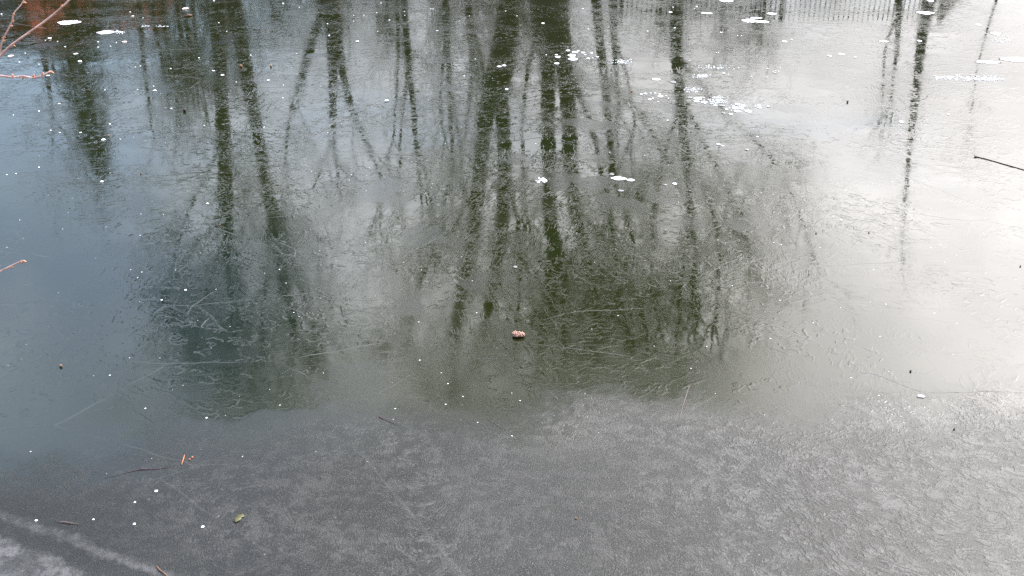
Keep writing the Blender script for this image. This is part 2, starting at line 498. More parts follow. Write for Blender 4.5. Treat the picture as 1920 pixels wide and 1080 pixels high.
def bare_tree(label, D, trunk, limbs, seed, dens=1.0, blen=2.6, kids=(10, 5), extra=True, group='bare trees along the far bank', taper_up=None):
    """trunk and limbs: lists of (px, py, width px) of their mirror images; a limb starts on the trunk"""
    rr = random.Random(seed)

    def P(px, py, w, dd=0.0):
        q = beyond(px, py, D + dd)
        rng = sqrt(q.x ** 2 + q.y ** 2 + (q.z + CAM_H) ** 2)
        return (q, w / FPX * rng * 0.55)
    tp = [P(*a) for a in trunk]
    # carry the trunk down to the ground, flaring
    q0, r0 = tp[0]
    dirn = (tp[0][0] - tp[1][0]).normalized()
    base = q0 + dirn * ((q0.z - (-0.1)) / max(0.3, -dirn.z))
    gz = ground_h(base.x, base.y)
    base = q0 + dirn * ((q0.z - gz) / max(0.3, -dirn.z))
    root = empty('bare_tree', base, label, 'tree', group)
    chain = [(base - Vector((0, 0, 0.15)), r0 * 1.6), (base + Vector((0, 0, 0.25)), r0 * 1.22)] + tp
    chain = smooth_path(chain, 3)
    allp = []

    def solid(name, ch, n):
        mb = MB()
        rads = [max(0.012, c[1] * (1 + 0.10 * rr.uniform(-1, 1))) for c in ch]
        mb.tube([c[0] - base for c in ch], rads, n)
        return link(name, mb.mesh(name, M_BARK), root)
    solid('trunk', chain, 10)
    allp.append(chain)
    for lb in limbs:
        dd = rr.uniform(-1.2, 1.2)
        lp = []
        for i, a in enumerate(lb):
            lp.append(P(*a, dd * min(1, i / max(1, len(lb) - 1)) if i else 0.0))
        lp = smooth_path(lp, 3)
        solid('limb', lp, 7)
        allp.append(lp)
    # fine branching
    mb = MB()
    for ch in allp:
        zs = [c[0].z for c in ch]
        span = max(zs) - 3.0
        nb = int(dens * 1.6 * max(0, span) + 2)
        for k in range(nb):
            u = rr.uniform(0.25 if ch is allp[0] else 0.1, 1.0) ** 0.75 * (len(ch) - 1)
            i = min(int(u), len(ch) - 2)
            q = ch[i][0].lerp(ch[i + 1][0], u - i)
            if q.z < 4.2:
                continue
            t = (ch[i + 1][0] - ch[i][0]).normalized()
            an = rr.uniform(0, 2 * pi)
            dv = Vector((cos(an), sin(an), 0)) * rr.uniform(0.6, 1.1) + t * 0.7
            L = blen * rr.uniform(0.5, 1.15) * (1.05 - 0.5 * u / len(ch))
            grow(mb, q - base, dv, L, max(0.010, min(0.018, ch[i][1] * 0.3)), 0, rr, kids)
        # the leader runs on above what the ice still mirrors
        e, er = ch[-1]
        if er > 0.12: continue                                  # this stem has already forked
        for k in range(3):
            dv = Vector((rr.uniform(-0.5, 0.5), rr.uniform(-0.5, 0.5), 1))
            grow(mb, e - base, dv, blen * rr.uniform(0.8, 1.3), max(0.014, min(0.04, er * 0.8)), 0, rr, kids)
    tw = link('twigs', mb.mesh('twigs', M_TWIG), root)
    tag(tw, kind='stuff')
    return root


bare_tree('straight bare tree, left one of the pair mirrored in the left half of the ice', 23.0,
          [(411, 0, 28), (412, 100, 25), (416, 200, 23), (421, 300, 24), (424, 400, 21), (426, 470, 15), (434, 560, 8)],
          [[(424, 400, 8), (446, 500, 6), (446, 600, 4)], [(425, 430, 7), (395, 520, 5), (370, 600, 4)],
           [(418, 270, 6), (365, 370, 5), (330, 470, 4), (315, 570, 3)], [(424, 400, 6), (350, 480, 5), (300, 560, 4)]], 11, 1.35, 2.9)
bare_tree('leaning bare tree, right one of the pair mirrored in the left half of the ice', 22.2,
          [(438, 0, 26), (455, 100, 24), (474, 200, 21), (488, 280, 20), (508, 400, 18), (524, 490, 18), (543, 580, 11), (552, 650, 6)],
          [[(490, 290, 10), (516, 380, 8), (550, 500, 6), (590, 610, 4)], [(508, 400, 7), (500, 500, 5), (490, 620, 4)], [(524, 490, 7), (470, 580, 5), (420, 660, 4)]], 12, 1.35, 2.8)
bare_tree('forked bare tree with three spreading stems, mirrored left of the middle of the ice', 24.5,
          [(618, 0, 36), (622, 50, 24), (624, 130, 17), (624, 245, 8)],
          [[(606, 20, 14), (582, 90, 13), (562, 165, 11), (542, 225, 7), (535, 300, 4)],
           [(632, 30, 16), (640, 120, 13), (658, 200, 11), (690, 275, 7), (715, 330, 4)]], 13, 0.6, 2.0, (6, 3))
bare_tree('very thin sapling mirrored just left of the thin dark trunk', 25.0,
          [(745, 0, 7), (747, 80, 6), (744, 160, 5), (738, 260, 3)], [], 14, 0.4, 1.0, (5, 2))
bare_tree('thin dark upright tree mirrored left of the broad central trunks', 24.0,
          [(757, 0, 11), (765, 100, 10), (772, 180, 9), (781, 270, 8), (786, 340, 5)],
          [[(781, 260, 6), (805, 360, 4), (815, 430, 3)], [(765, 120, 5), (752, 240, 4), (746, 350, 3)]], 15, 0.6, 1.8, (6, 3))
bare_tree('double stemmed slim tree mirrored close left of the central trunks', 25.5,
          [(836, 0, 12), (838, 70, 11), (842, 150, 9), (845, 230, 7), (850, 310, 5)],
          [[(838, 60, 7), (828, 140, 6), (826, 220, 4)], [(842, 150, 6), (860, 250, 4), (868, 340, 3)]], 16, 0.6, 1.8, (6, 3))
bare_tree('brown stemmed slim tree mirrored at the left edge of the central trunks', 26.0,
          [(878, 0, 12), (882, 60, 10), (884, 120, 8), (880, 190, 6), (872, 260, 4)],
          [[(882, 40, 7), (902, 110, 6), (912, 180, 4)]], 17, 0.5, 1.6, (6, 3))
bare_tree('stout bare tree, left one of the two broad central trunks', 21.0,
          [(958, 0, 38), (950, 60, 42), (940, 120, 44), (928, 175, 42)],
          [[(921, 165, 27), (906, 250, 26), (897, 340, 25), (887, 440, 28), (871, 520, 24), (857, 590, 20), (851, 660, 16), (848, 740, 10)],
           [(936, 168, 27), (944, 250, 26), (946, 330, 26), (940, 420, 26), (930, 500, 20), (912, 590, 14), (898, 680, 9)],
           [(944, 300, 8), (968, 400, 7), (975, 500, 6), (968, 620, 5), (962, 740, 4)],
           [(897, 340, 8), (855, 420, 7), (810, 480, 6), (780, 560, 5), (765, 640, 4)]], 18, 1.95, 2.8)
bare_tree('stout multi-stemmed bare tree, right one of the two broad central trunks', 20.0,
          [(1030, 0, 70), (1032, 40, 68), (1038, 90, 62)],
          [[(1024, 75, 32), (1027, 150, 26), (1027, 230, 25), (1029, 320, 25), (1031, 400, 24), (1038, 490, 26), (1030, 560, 19), (1016, 640, 13), (1005, 740, 8)],
           [(1052, 75, 34), (1060, 150, 29), (1067, 230, 28), (1068, 300, 26), (1075, 380, 22), (1092, 460, 19), (1112, 540, 14), (1122, 640, 10)],
           [(1066, 130, 10), (1092, 190, 10), (1112, 250, 9), (1128, 330, 8), (1148, 420, 7), (1156, 540, 5)],
           [(1012, 60, 9), (994, 110, 8), (985, 170, 7), (978, 240, 5)],
           [(1031, 400, 8), (1055, 500, 8), (1056, 600, 8), (1058, 740, 6)],
           [(1075, 380, 8), (1125, 440, 7), (1175, 510, 6), (1208, 610, 5), (1222, 710, 4)]], 19, 1.95, 2.8)
bare_tree('slender leaning tree mirrored right of the central trunks', 22.5,
          [(1118, 0, 16), (1124, 70, 16), (1132, 140, 14), (1140, 220, 11), (1147, 300, 10), (1165, 380, 7), (1190, 460, 5)],
          [[(1140, 150, 13), (1165, 180, 12), (1195, 208, 10), (1222, 250, 8), (1262, 320, 6), (1290, 400, 5)],
           [(1147, 290, 8), (1140, 380, 6), (1155, 480, 5), (1170, 590, 4)]], 20, 1.3, 2.5)
bare_tree('brownish slender tree mirrored beside the slender leaning tree', 24.0,
          [(1149, 0, 15), (1151, 60, 13), (1154, 120, 8), (1160, 200, 5)], [[(1151, 70, 6), (1175, 140, 5), (1190, 230, 4)]], 21, 0.5, 1.6, (6, 3))
bare_tree('bare tree with a dense twiggy crown, mirrored between the central trunks and the fence', 21.5,
          [(1270, 0, 22), (1268, 80, 20), (1274, 170, 17), (1284, 280, 13), (1296, 390, 10), (1305, 480, 7)],
          [[(1274, 170, 8), (1310, 250, 7), (1350, 330, 6), (1395, 410, 4)], [(1276, 200, 8), (1245, 290, 7), (1225, 400, 6), (1220, 540, 5)],
           [(1284, 280, 10), (1330, 380, 8), (1350, 480, 6), (1340, 600, 5)], [(1296, 390, 8), (1280, 500, 7), (1270, 620, 5), (1265, 720, 4)],
           [(1268, 100, 9), (1330, 180, 8), (1400, 250, 6), (1450, 300, 4)]], 22, 1.4, 3.0)
bare_tree('lone slim tree standing right of the iron fence bend', 20.5,
          [(1742, 0, 22), (1730, 60, 17), (1722, 130, 14), (1714, 200, 12), (1706, 280, 8), (1698, 370, 5), (1694, 430, 3)], [], 23, 0.12, 0.8, (4, 2))
bare_tree('thin sapling mirrored left of the lone slim tree', 21.0,
          [(1686, 0, 12), (1684, 50, 9), (1680, 110, 6), (1672, 180, 3)], [[(1684, 30, 5), (1662, 80, 5), (1656, 150, 3)]], 24, 0.4, 1.0, (5, 2))
bare_tree('thin bare tree mirrored at the far right edge of the ice', 27.0,
          [(1868, 0, 4), (1850, 60, 3), (1832, 130, 2.4), (1820, 220, 1.5)], [], 25, 0.3, 1.4, (5, 3))
bare_tree('small leaning tree mirrored under the left twigs', 25.0,
          [(70, 40, 9), (80, 100, 9), (90, 150, 7), (98, 220, 4)], [[(72, 60, 5), (120, 95, 6), (136, 145, 5), (150, 210, 3)]], 26, 0.8, 1.8)
for i, (px, w, h) in enumerate(((262, 10, 260), (288, 8, 170), (306, 8, 200), (332, 9, 150), (362, 8, 210))):
    bare_tree(('crooked grey', 'short slim', 'pale slim', 'low bushy', 'upright thin')[i] + ' tree in the thicket left of the paired trunks', 28.0 + i,
              [(px, 0, w), (px + 5, h * 0.35, w * 0.8), (px + 16, h * 0.7, w * 0.55), (px + 26, h, w * 0.3)], [], 30 + i, 0.7, 1.8, (6, 3))

# ------------------------------------------------------------------ evergreen at the left
def evergreen(label, D, px, py_top, w_px):
    top = beyond(px, py_top, D)
    base = Vector((top.x, D, ground_h(top.x, D)))
    Ht = top.z - base.z
    R = w_px / FPX * D * 0.5
    rr = random.Random(5)
    root = empty('evergreen_tree', base, label, 'tree')
    link('trunk', MB().tube([(0, 0, -0.1), (0, 0, Ht * 0.5), (0.05, 0, Ht)], [0.09, 0.06, 0.015], 8).mesh('trunk', M_BARK), root)
    mb = MB()
    v, f = mb.v, mb.f
    for k in range(230):
        u = rr.random() ** 0.8
        z = Ht * (0.12 + 0.88 * u)
        an = rr.uniform(0, 2 * pi)
        L = R * (1.02 - u) ** 0.9 * rr.uniform(0.55, 1.1) + 0.08
        tip = Vector((cos(an) * L, sin(an) * L, z - 0.25 * L))
        mb.tube([(0, 0, z), tip * 0.6 + Vector((0, 0, z * 0.4 + 0.05)), tip], [0.03, 0.02, 0.008], 3, cap=False)
        for j in range(8):
            t = rr.uniform(0.25, 1.0)
            c = Vector((0, 0, z)).lerp(tip, t)
            e = Vector((rr.uniform(-1, 1), rr.uniform(-1, 1), rr.uniform(-1, 0.3))).normalized() * rr.uniform(0.12, 0.3)
            s = e.cross(Vector((rr.uniform(-1, 1), rr.uniform(-1, 1), rr.uniform(-1, 1)))).normalized() * 0.035
            b = len(v)
            v.extend((c - s, c + s, c + e))
            f.append((b, b + 1, b + 2))
    tag(link('crown', mb.mesh('crown', M_NEEDLE), root, smooth=False), kind='stuff')


evergreen('dark evergreen tree mirrored at the left as an olive brown mass', 24.0, 192, 335, 250)

# ------------------------------------------------------------------ the wood farther back: three makes, copied
def far_tree_parts(seed, Ht, spread):
    rr = random.Random(seed)
    tr = MB()
    pts = [Vector((0, 0, -0.2))]
    for i in range(6):
        pts.append(pts[-1] + Vector((rr.uniform(-0.25, 0.25), rr.uniform(-0.25, 0.25), Ht * 0.14)))
    tr.tube(pts, [0.24, 0.2, 0.17, 0.14, 0.11, 0.08, 0.04], 7)
    tw = MB()
    for k in range(46):
        u = rr.uniform(0.22, 1.0) * 6
        i = min(int(u), 5)
        q = pts[i].lerp(pts[i + 1], u - i)
        an = rr.uniform(0, 2 * pi)
        dv = Vector((cos(an), sin(an), rr.uniform(0.5, 1.4)))
        grow(tw, q, dv, spread * rr.uniform(0.6, 1.1), 0.045, 0, rr, (6, 4))
    return tr.mesh('trunk', M_BARK), tw.mesh('twigs', M_TWIG)


FAR = [far_tree_parts(101, 11.5, 3.4), far_tree_parts(102, 9.5, 3.6), far_tree_parts(103, 13.0, 3.2)]
rr = random.Random(77)
for i in range(30):
    D = rr.uniform(38, 62)
    px = 230 + 33 * (i + rr.uniform(-0.4, 0.4)) if i < 24 else 1040 + 100 * (i - 24)
    xx = beyond(px, 0, D).x
    k = rr.randrange(3)
    root = empty('bare_tree', (xx, D, ground_h(xx, D)),
                 ('tall bare tree', 'broad bare tree', 'narrow bare tree')[k] + ' standing in the brown wood behind the first row of trees', 'tree',
                 ('tall', 'broad', 'narrow')[k] + ' bare trees of the wood behind')
    root.rotation_euler = (0, 0, rr.uniform(0, 6.28))
    s = rr.uniform(0.65, 0.95)
    root.scale = (s, s, s)
    link('trunk', FAR[k][0], root)
    tag(link('twigs', FAR[k][1], root), kind='stuff')

# ------------------------------------------------------------------ iron fence on the far bank at the right
def fence():
    D = 18.0
    a = beyond(1165, 40, D); b = beyond(1765, 40, D)
    gz = ground_h((a.x + b.x) / 2, D)
    top = beyond(1450, 42, D).z
    root = empty('iron_fence', (a.x, D, gz), 'dark iron picket fence on the far bank, mirrored along the top right of the ice', 'fence')
    o = Vector((a.x, D, gz))
    hh = top - gz
    pk = MB().tube([(0, 0, 0.08), (0, 0, hh - 0.06), (0, 0, hh)], [0.0095, 0.0095, 0.001], 5).mesh('picket', M_IRON)
    step = 0.082

    def run(p, q, s):
        n = int((q - p).length / s)
        for i in range(n + 1):
            link('picket', pk, root, loc=p.lerp(q, i / n) - o)
        for z in (0.16, hh - 0.16):
            off = Vector((0, 0.026, z))
            m = MB().tube([p - o + off, q - o + off], [0.016, 0.016], 4)
            link('rail', m.mesh('rail', M_IRON), root, smooth=False)
        k = max(1, round((q - p).length / 2.3))
        for i in range(k + 1):
            c = p.lerp(q, i / k) - o + Vector((0, 0.075, 0))
            link('post', MB().box(c.x - .03, c.x + .03, c.y - .03, c.y + .03, -0.3, hh + 0.02).mesh('post', M_IRON), root, smooth=False)
    g = Vector((0, 0, gz))
    p0 = Vector((a.x, D, gz)); p1 = Vector((b.x, D, gz))
    run(p0, p1, step)
    e = beyond(1862, 0, D + 9.0)
    run(p1 + Vector((0.05, 0.12, 0)), Vector((e.x, D + 9.0, gz)), 0.11)


fence()

# ------------------------------------------------------------------ hut and house at the far left
M_REDWALL = simple('red brown boards', (0.24, 0.045, 0.028), (0.32, 0.07, 0.045), 8.0, 0.85, 0.01, (1, 1, 0.2))
M_ROOF = simple('dark roofing', (0.02, 0.02, 0.022), (0.05, 0.045, 0.045), 5.0, 0.8, 0.01)
M_GLASS = simple('dark window', (0.01, 0.012, 0.015), (0.02, 0.022, 0.025), 2.0, 0.08, 0, (1, 1, 1), 0.5)
M_PALE = simple('pale pinkish render', (0.42, 0.34, 0.31), (0.52, 0.45, 0.42), 1.5, 0.9, 0.005)
M_FRAME = simple('painted frame', (0.6, 0.6, 0.58), (0.75, 0.74, 0.72), 10.0, 0.6)


def hut():
    D = 24.0
    a = beyond(-120, 60, D); b = beyond(58, 60, D)
    gz = ground_h(b.x, D)
    H = beyond(30, 84, D).z - gz
    root = empty('boathouse', (b.x, D, gz), 'red brown boarded hut with a dark roof, mirrored in the top left corner', 'hut')
    w = b.x - a.x
    mb = MB()
    nb = 16
    for i in range(nb):                                        # upright boards with gaps
        x0 = -w + w * i / nb
        mb2 = MB().box(x0 + 0.008, x0 + w / nb - 0.008, 0, 0.03, -0.2, H)
        link('board', mb2.mesh('board', M_REDWALL), root, smooth=False)
    link('wall', MB().box(-w, 0, 0.032, 4.0, -0.2, H - 0.02).mesh('wall', M_REDWALL), root, smooth=False)
    roof = MB()
    roof.v = [Vector(p) for p in ((-w - .4, -.5, H - .06), (.4, -.5, H - .06), (.4, 2.0, H + .55), (-w - .4, 2.0, H + .55), (-w - .4, 4.5, H - .06), (.4, 4.5, H - .06),
                                  (-w - .4, -.5, H + .08), (.4, -.5, H + .08), (.4, 2.0, H + .69), (-w - .4, 2.0, H + .69), (-w - .4, 4.5, H + .08), (.4, 4.5, H + .08))]
    roof.f = [(0, 3, 2, 1), (3, 4, 5, 2), (6, 7, 8, 9), (9, 8, 11, 10), (0, 1, 7, 6), (4, 10, 11, 5), (0, 6, 9, 3), (3, 9, 10, 4), (1, 2, 8, 7), (2, 5, 11, 8)]
    link('roof', roof.mesh('roof', M_ROOF), root, smooth=False)
    for cx in (-w * 0.27, -w * 0.75):
        wd = link('window', MB().box(cx - .38, cx + .38, -.03, -.002, H * .45, H * .80).mesh('window', M_GLASS), root, smooth=False)
        fr = MB()
        for x0, x1, z0, z1 in ((-.45, -.382, .43, .82), (.382, .45, .43, .82)):
            fr.box(cx + x0, cx + x1, -.05, -.002, H * z0, H * z1)
        link('frame', fr.mesh('frame', M_ROOF), wd, smooth=False)


def house():
    D = 56.0
    a = beyond(62, 10, D); b = beyond(235, 10, D)
    gz = ground_h(a.x, D)
    H = beyond(120, 26, D).z - gz
    w = b.x - a.x
    root = empty('pale_house', (a.x, D, gz), 'pale pinkish house far behind the left trees', 'house')
    link('wall', MB().box(0, w, 0, 8, -0.3, H).mesh('wall', M_PALE), root, smooth=False)
    roof = MB()
    roof.v = [Vector(p) for p in ((-.4, -.5, H - .1), (w + .4, -.5, H - .1), (w + .4, 4, H + 1.6), (-.4, 4, H + 1.6), (-.4, 8.5, H - .1), (w + .4, 8.5, H - .1),
                                  (-.4, 4, H + .1), (w + .4, 4, H + .1))]
    roof.f = [(0, 1, 2, 3), (3, 2, 5, 4), (0, 6, 7, 1), (6, 4, 5, 7), (0, 3, 6), (3, 4, 6), (1, 7, 2), (7, 5, 2)]
    link('roof', roof.mesh('roof', M_REDWALL), root, smooth=False)
    for k in range(3):
        for z in (1.2, 4.2, 7.0):
            if z + 1.5 > H: continue
            cx = w * (k + 0.5) / 3
            wd = link('window', MB().box(cx - .45, cx + .45, -.03, -.003, z, z + 1.4).mesh('window', M_GLASS), root, smooth=False)
            fr = MB().box(cx - .53, cx - .453, -.06, -.003, z - .08, z + 1.48).box(cx + .453, cx + .53, -.06, -.003, z - .08, z + 1.48)
            link('frame', fr.mesh('frame', M_FRAME), wd, smooth=False)


hut()
house()

# ------------------------------------------------------------------ the shrub on the near bank whose twigs reach into view
M_STEM = simple('reddish twig', (0.36, 0.17, 0.14), (0.56, 0.36, 0.31), 60.0, 0.55, 0.0006, (1, 1, 1), 0.4)
M_BUD = simple('bud scales', (0.34, 0.12, 0.06), (0.55, 0.30, 0.17), 300.0, 0.5)


def shrub():
    gx, gy = -2.15, 0.75
    base = Vector((gx, gy, ground_h(gx, gy)))
    root = empty('shrub', base, 'leafless reddish shrub reaching in from the left with budded twigs', 'shrub')

    def twig(stem, path, r0, r1, buds):
        pts = [base + Vector(s) for s in stem] + [near(px, py, t) for px, py, t in path]
        n = len(pts); k0 = len(stem)
        ch = smooth_path([(p, r0 + (0.006 - r0) * (k0 - i) / k0 if i < k0 else r0 + (r1 - r0) * (i - k0) / max(1, n - 1 - k0)) for i, p in enumerate(pts)], 4)
        br = link('branch', MB().tube([c[0] - base for c in ch], [c[1] for c in ch], 7).mesh('branch', M_STEM), root)
        tip = pts[-1]
        for (px, py, sx, sy) in buds:
            # depth of the twig where the bud sits
            best = min(ch, key=lambda c: abs(proj(c[0])[0] - px) + abs(proj(c[0])[1] - py))
            c = best[0]
            side = Vector((sx, 0.1, -sy)).normalized()
            mb = MB()
            q = c - base
            mb.tube([q, q + side * 0.0018, q + side * 0.0042, q + side * 0.0062], [0.0012, 0.0019, 0.0014, 0.0003], 6)
            link('bud', mb.mesh('bud', M_BUD), br)

    def proj(p):
        q = p - Vector((0, 0, CAM_H))
        fz = q.y * cos(PITCH) - q.z * sin(PITCH)
        uy = q.y * sin(PITCH) + q.z * cos(PITCH)
        return (960 + FPX * q.x / fz, 540 - FPX * uy / fz)
    twig([(0, 0, -0.05), (0.45, 0.30, 0.28)],
         [(-400, 420, 1.74), (-90, 190, 1.72), (0, 105, 1.70), (22, 84, 1.69), (66, 53, 1.68), (98, 29, 1.67), (130, 0, 1.66), (190, -70, 1.63), (230, -150, 1.6)], 0.0021, 0.0012,
         [(22, 84, 1, 0.5), (50, 64, -.6, .8), (69, 53, 1, -.3), (81, 39, -1, .8), (98, 30, 1, -.4), (113, 16, .6, -1)])
    twig([(-0.05, 0.0, -0.05), (0.40, 0.42, 0.30)],
         [(-120, 420, 1.80), (-40, 230, 1.80), (-2, 105, 1.79), (4, 78, 1.78), (22, 42, 1.77), (26, 25, 1.765), (43, 4, 1.76), (70, -60, 1.74)], 0.0014, 0.0010,
         [(4, 82, 1, -.4), (6, 69, -1, .5), (18, 53, 1, -.3), (22, 42, 1, -.8), (27, 24, -.4, 1), (42, 5, 1, .3)])
    twig([(0.05, -0.1, -0.05), (0.50, 0.25, 0.42)],
         [(-400, 160, 1.64), (-200, 120, 1.63), (-40, 138, 1.60), (0, 142, 1.59), (25, 145, 1.585), (44, 143, 1.58), (62, 146, 1.575), (79, 142, 1.57), (94, 134, 1.565)], 0.0017, 0.0013,
         [(25, 145, -.2, -1), (44, 143, -.6, 1), (62, 146, .4, -1), (79, 142, .5, -1), (93, 135, .9, .6)])
    twig([(0.0, 0.1, -0.05), (0.5, 0.3, 0.12)],
         [(-500, 700, 1.57), (-160, 590, 1.56), (-60, 540, 1.55), (0, 509, 1.545), (22, 498, 1.54), (42, 489, 1.535)], 0.0016, 0.0012,
         [(22, 498, -.3, 1), (40, 489, -.5, 1), (42, 489, 1, .4)])
    # stems that stay outside the picture
    rr = random.Random(4)
    for k in range(9):
        an = rr.uniform(pi * 0.55, pi * 1.5)
        mb = MB()
        pts = [Vector((0, 0, -0.05))]
        for i in range(5):
            pts.append(pts[-1] + Vector((cos(an) * 0.10, sin(an) * 0.08, 0.26)) + Vector((rr.uniform(-.04, .04), rr.uniform(-.04, .04), 0)))
        mb.tube(pts, [.007, .006, .005, .004, .003, .0015], 6)
        link('stem', mb.mesh('stem', M_STEM), root)


shrub()


# ------------------------------------------------------------------ things lying on or frozen into the ice
def size_at(px, py):
    p = on_ice(px, py)
    rng = (p - Vector((0, 0, CAM_H))).length
    return p, rng / FPX, CAM_H / rng            # point, metres per pixel, sine of the view's slope


CRUMB = [MB().blob((0, 0, 0.42), (0.5, 0.5, 0.5), 0.16, s, 8, 5).mesh('white_crumb', M_SNOW) for s in range(5)]
PCRUMB = [MB().blob((0, 0, 0.42), (0.5, 0.5, 0.5), 0.28, 20 + s, 8, 5).mesh('pinkish_crumb', M_PINKICE) for s in range(2)]


def disc_mesh(name, mat, seed, jit=0.06, n=14, lens=False):
    rr = random.Random(seed)
    v = [Vector((0, 0, 1))]; f = []
    ja = [1 + rr.uniform(-jit, jit) for _ in range(n)]
    for rad, z in ((0.30, 0.92), (0.44, 0.5), (0.5, -0.2)):
        for k in range(n):
            a = 2 * pi * k / n
            v.append(Vector((cos(a) * rad * (1 if lens else ja[k]), sin(a) * rad * ja[k] * ((0.35 + 0.65 * abs(sin(a))) if lens else 1), z)))
    for k in range(n):
        k2 = (k + 1) % n
        f.append((0, 1 + k, 1 + k2))
        for i in range(2):
            f.append((1 + i * n + k, 1 + (i + 1) * n + k, 1 + (i + 1) * n + k2, 1 + i * n + k2))
    f.append(tuple(1 + 2 * n + k for k in reversed(range(n))))
    mb = MB(); mb.v = v; mb.f = f
    return mb.mesh(name, mat)


BUB = [disc_mesh('air_bubble', M_BUBBLE, s, 0.05 + 0.03 * s) for s in range(4)]
DIM = [disc_mesh('clouded_bubble', M_DIM, 40 + s, 0.08) for s in range(2)]
M_PAN = simple('old white ice', (0.34, 0.345, 0.35), (0.74, 0.74, 0.74), 45.0, 0.5, 0.0015, detail=6.0)
PAN = [disc_mesh('snow_patch', M_PAN, 60 + s, 0.30, 26, True) for s in range(4)]
cnt = [0]


def crumb(px, py, w, label, h=None, group=None, pink=False):
    cnt[0] += 1
    p, mpp, sl = size_at(px, py)
    me = (PCRUMB if pink else CRUMB)[cnt[0] % (2 if pink else 5)]
    h = h or w
    o = link('pinkish_crumb' if pink else 'white_crumb', me, loc=(p.x, p.y, -0.0005))
    ww = w * mpp * 0.82
    o.scale = (ww, ww * 0.9, ww * 0.42 * min(1.0, max(0.35, h / w)))
    o.rotation_euler = (0, 0, hsh(px, py) * 6.28)
    return tag(o, label, 'ice crumb', group)


def disc(kind, px, py, w, h, label, cat, group=None, rot=0.0):
    cnt[0] += 1
    p, mpp, sl = size_at(px, py)
    name, pool = {'bub': ('air_bubble', BUB), 'dim': ('clouded_bubble', DIM), 'pan': ('snow_patch', PAN)}[kind]
    o = link(name, pool[cnt[0] % len(pool)], loc=(p.x, p.y, 0.0006))
    ww = w * mpp
    dd = h * mpp / sl
    if kind != 'pan': dd = min(dd, ww * 1.35)
    o.scale = (ww, dd, 0.003)
    o.rotation_euler = (0, 0, rot)
    return tag(o, label, cat, group)


# single crumbs big enough to tell apart: x, y, width, height, label, pinkish
for a in (
    (725, 190, 11, 10, 'largest round white ice lump, between the reflections of thin trunk and forked trunk', 0),
    (290, 171, 8, 8, 'round white crumb alone on blue grey ice left of the paired trunk reflections', 0),
    (150, 116, 9, 8, 'round white crumb below the two long white snow streaks', 0),
    (93, 73, 9, 7, 'pinkish crumb right beside the long reddish twig', 1),
    (233, 79, 12, 5, 'flat pinkish white crumb below the right end of the second snow streak', 1),
    (249, 31, 6, 5, 'pinkish white crumb right of the first snow streak near the top', 1),
    (348, 17, 16, 7, 'broad pinkish white crumbly lump near the top left of the paired trunks', 1),
    (400, 133, 7, 4, 'flat white crumb on the left edge of the first paired trunk reflection', 0),
    (417, 141, 9, 4, 'flat white crumb on the right edge of the first paired trunk reflection', 0),
    (503, 151, 6, 5, 'white crumb on blue ice between the paired trunks and the forked trunk', 0),
    (617, 67, 5, 5, 'small white crumb on the dark reflection of the forked trunk', 0),
    (670, 78, 9, 4, 'flat white crumb right of the forked trunk reflection near the top', 0),
    (820, 58, 5, 4, 'small white crumb between the thin trunk and the central trunks near the top', 0),
    (950, 168, 9, 8, 'white crumb on the left broad central trunk reflection', 0),
    (1018, 44, 8, 4, 'flat white crumb high on the right broad central trunk reflection', 0),
    (1044, 120, 13, 7, 'blocky white lump below the bubble cluster on the central trunk reflection', 0),
    (1352, 62, 6, 7, 'white crumb below the left part of the fence reflection', 0),
    (1357, 138, 7, 6, 'white crumb on grey ice above the longest bubble cluster', 0),
    (1420, 257, 6, 5, 'lone white crumb at the right edge of the dark crown reflection', 0),
    (1778, 215, 5, 5, 'white crumb right of the slim right trunk reflection', 0),
    (1577, 413, 6, 5, 'white crumb on bright ice in the right half', 0),
    (1603, 108, 5, 5, 'white crumb on bright ice left of the slim right trunk', 0),
    (111, 195, 5, 5, 'white crumb below the lower left twig tip', 0),
    (206, 233, 5, 4, 'white crumb above the clumped white crumb at the left', 0),
    (151, 249, 5, 4, 'white crumb left of the clumped white crumb', 0),
    (194, 263, 10, 8, 'clumped irregular white crumb on dark ice at the left', 0),
    (191, 341, 8, 6, 'oval white crumb below the clumped white crumb', 0),
    (73, 314, 4, 4, 'white crumb on the blue ice near the left edge', 0),
    (389, 382, 6, 5, 'white crumb close left of the first paired trunk reflection', 0),
    (348, 544, 6, 5, 'white crumb inside the dark teal patch, upper of two', 0),
    (303, 563, 5, 5, 'white crumb inside the dark teal patch, lower of two', 0),
    (387, 784, 5, 5, 'white crumb at the upper edge of the grey frost in the left half', 0),
    (252, 983, 7, 8, 'left one of two pointed white ice chips on frost', 0),
    (380, 988, 8, 7, 'right one of two pointed white ice chips, beside the yellow leaf', 0),
    (293, 921, 8, 5, 'flat white chip above the pointed ice chips', 0),
    (253, 942, 5, 4, 'small white chip just above the left pointed ice chip', 0),
    (175, 974, 5, 3, 'small white chip left of the pointed ice chips', 0),
    (68, 976, 6, 4, 'small white chip near the pale frost bands at the bottom left', 0),
):
    crumb(a[0], a[1], a[2], a[4], a[3], None, bool(a[5]))
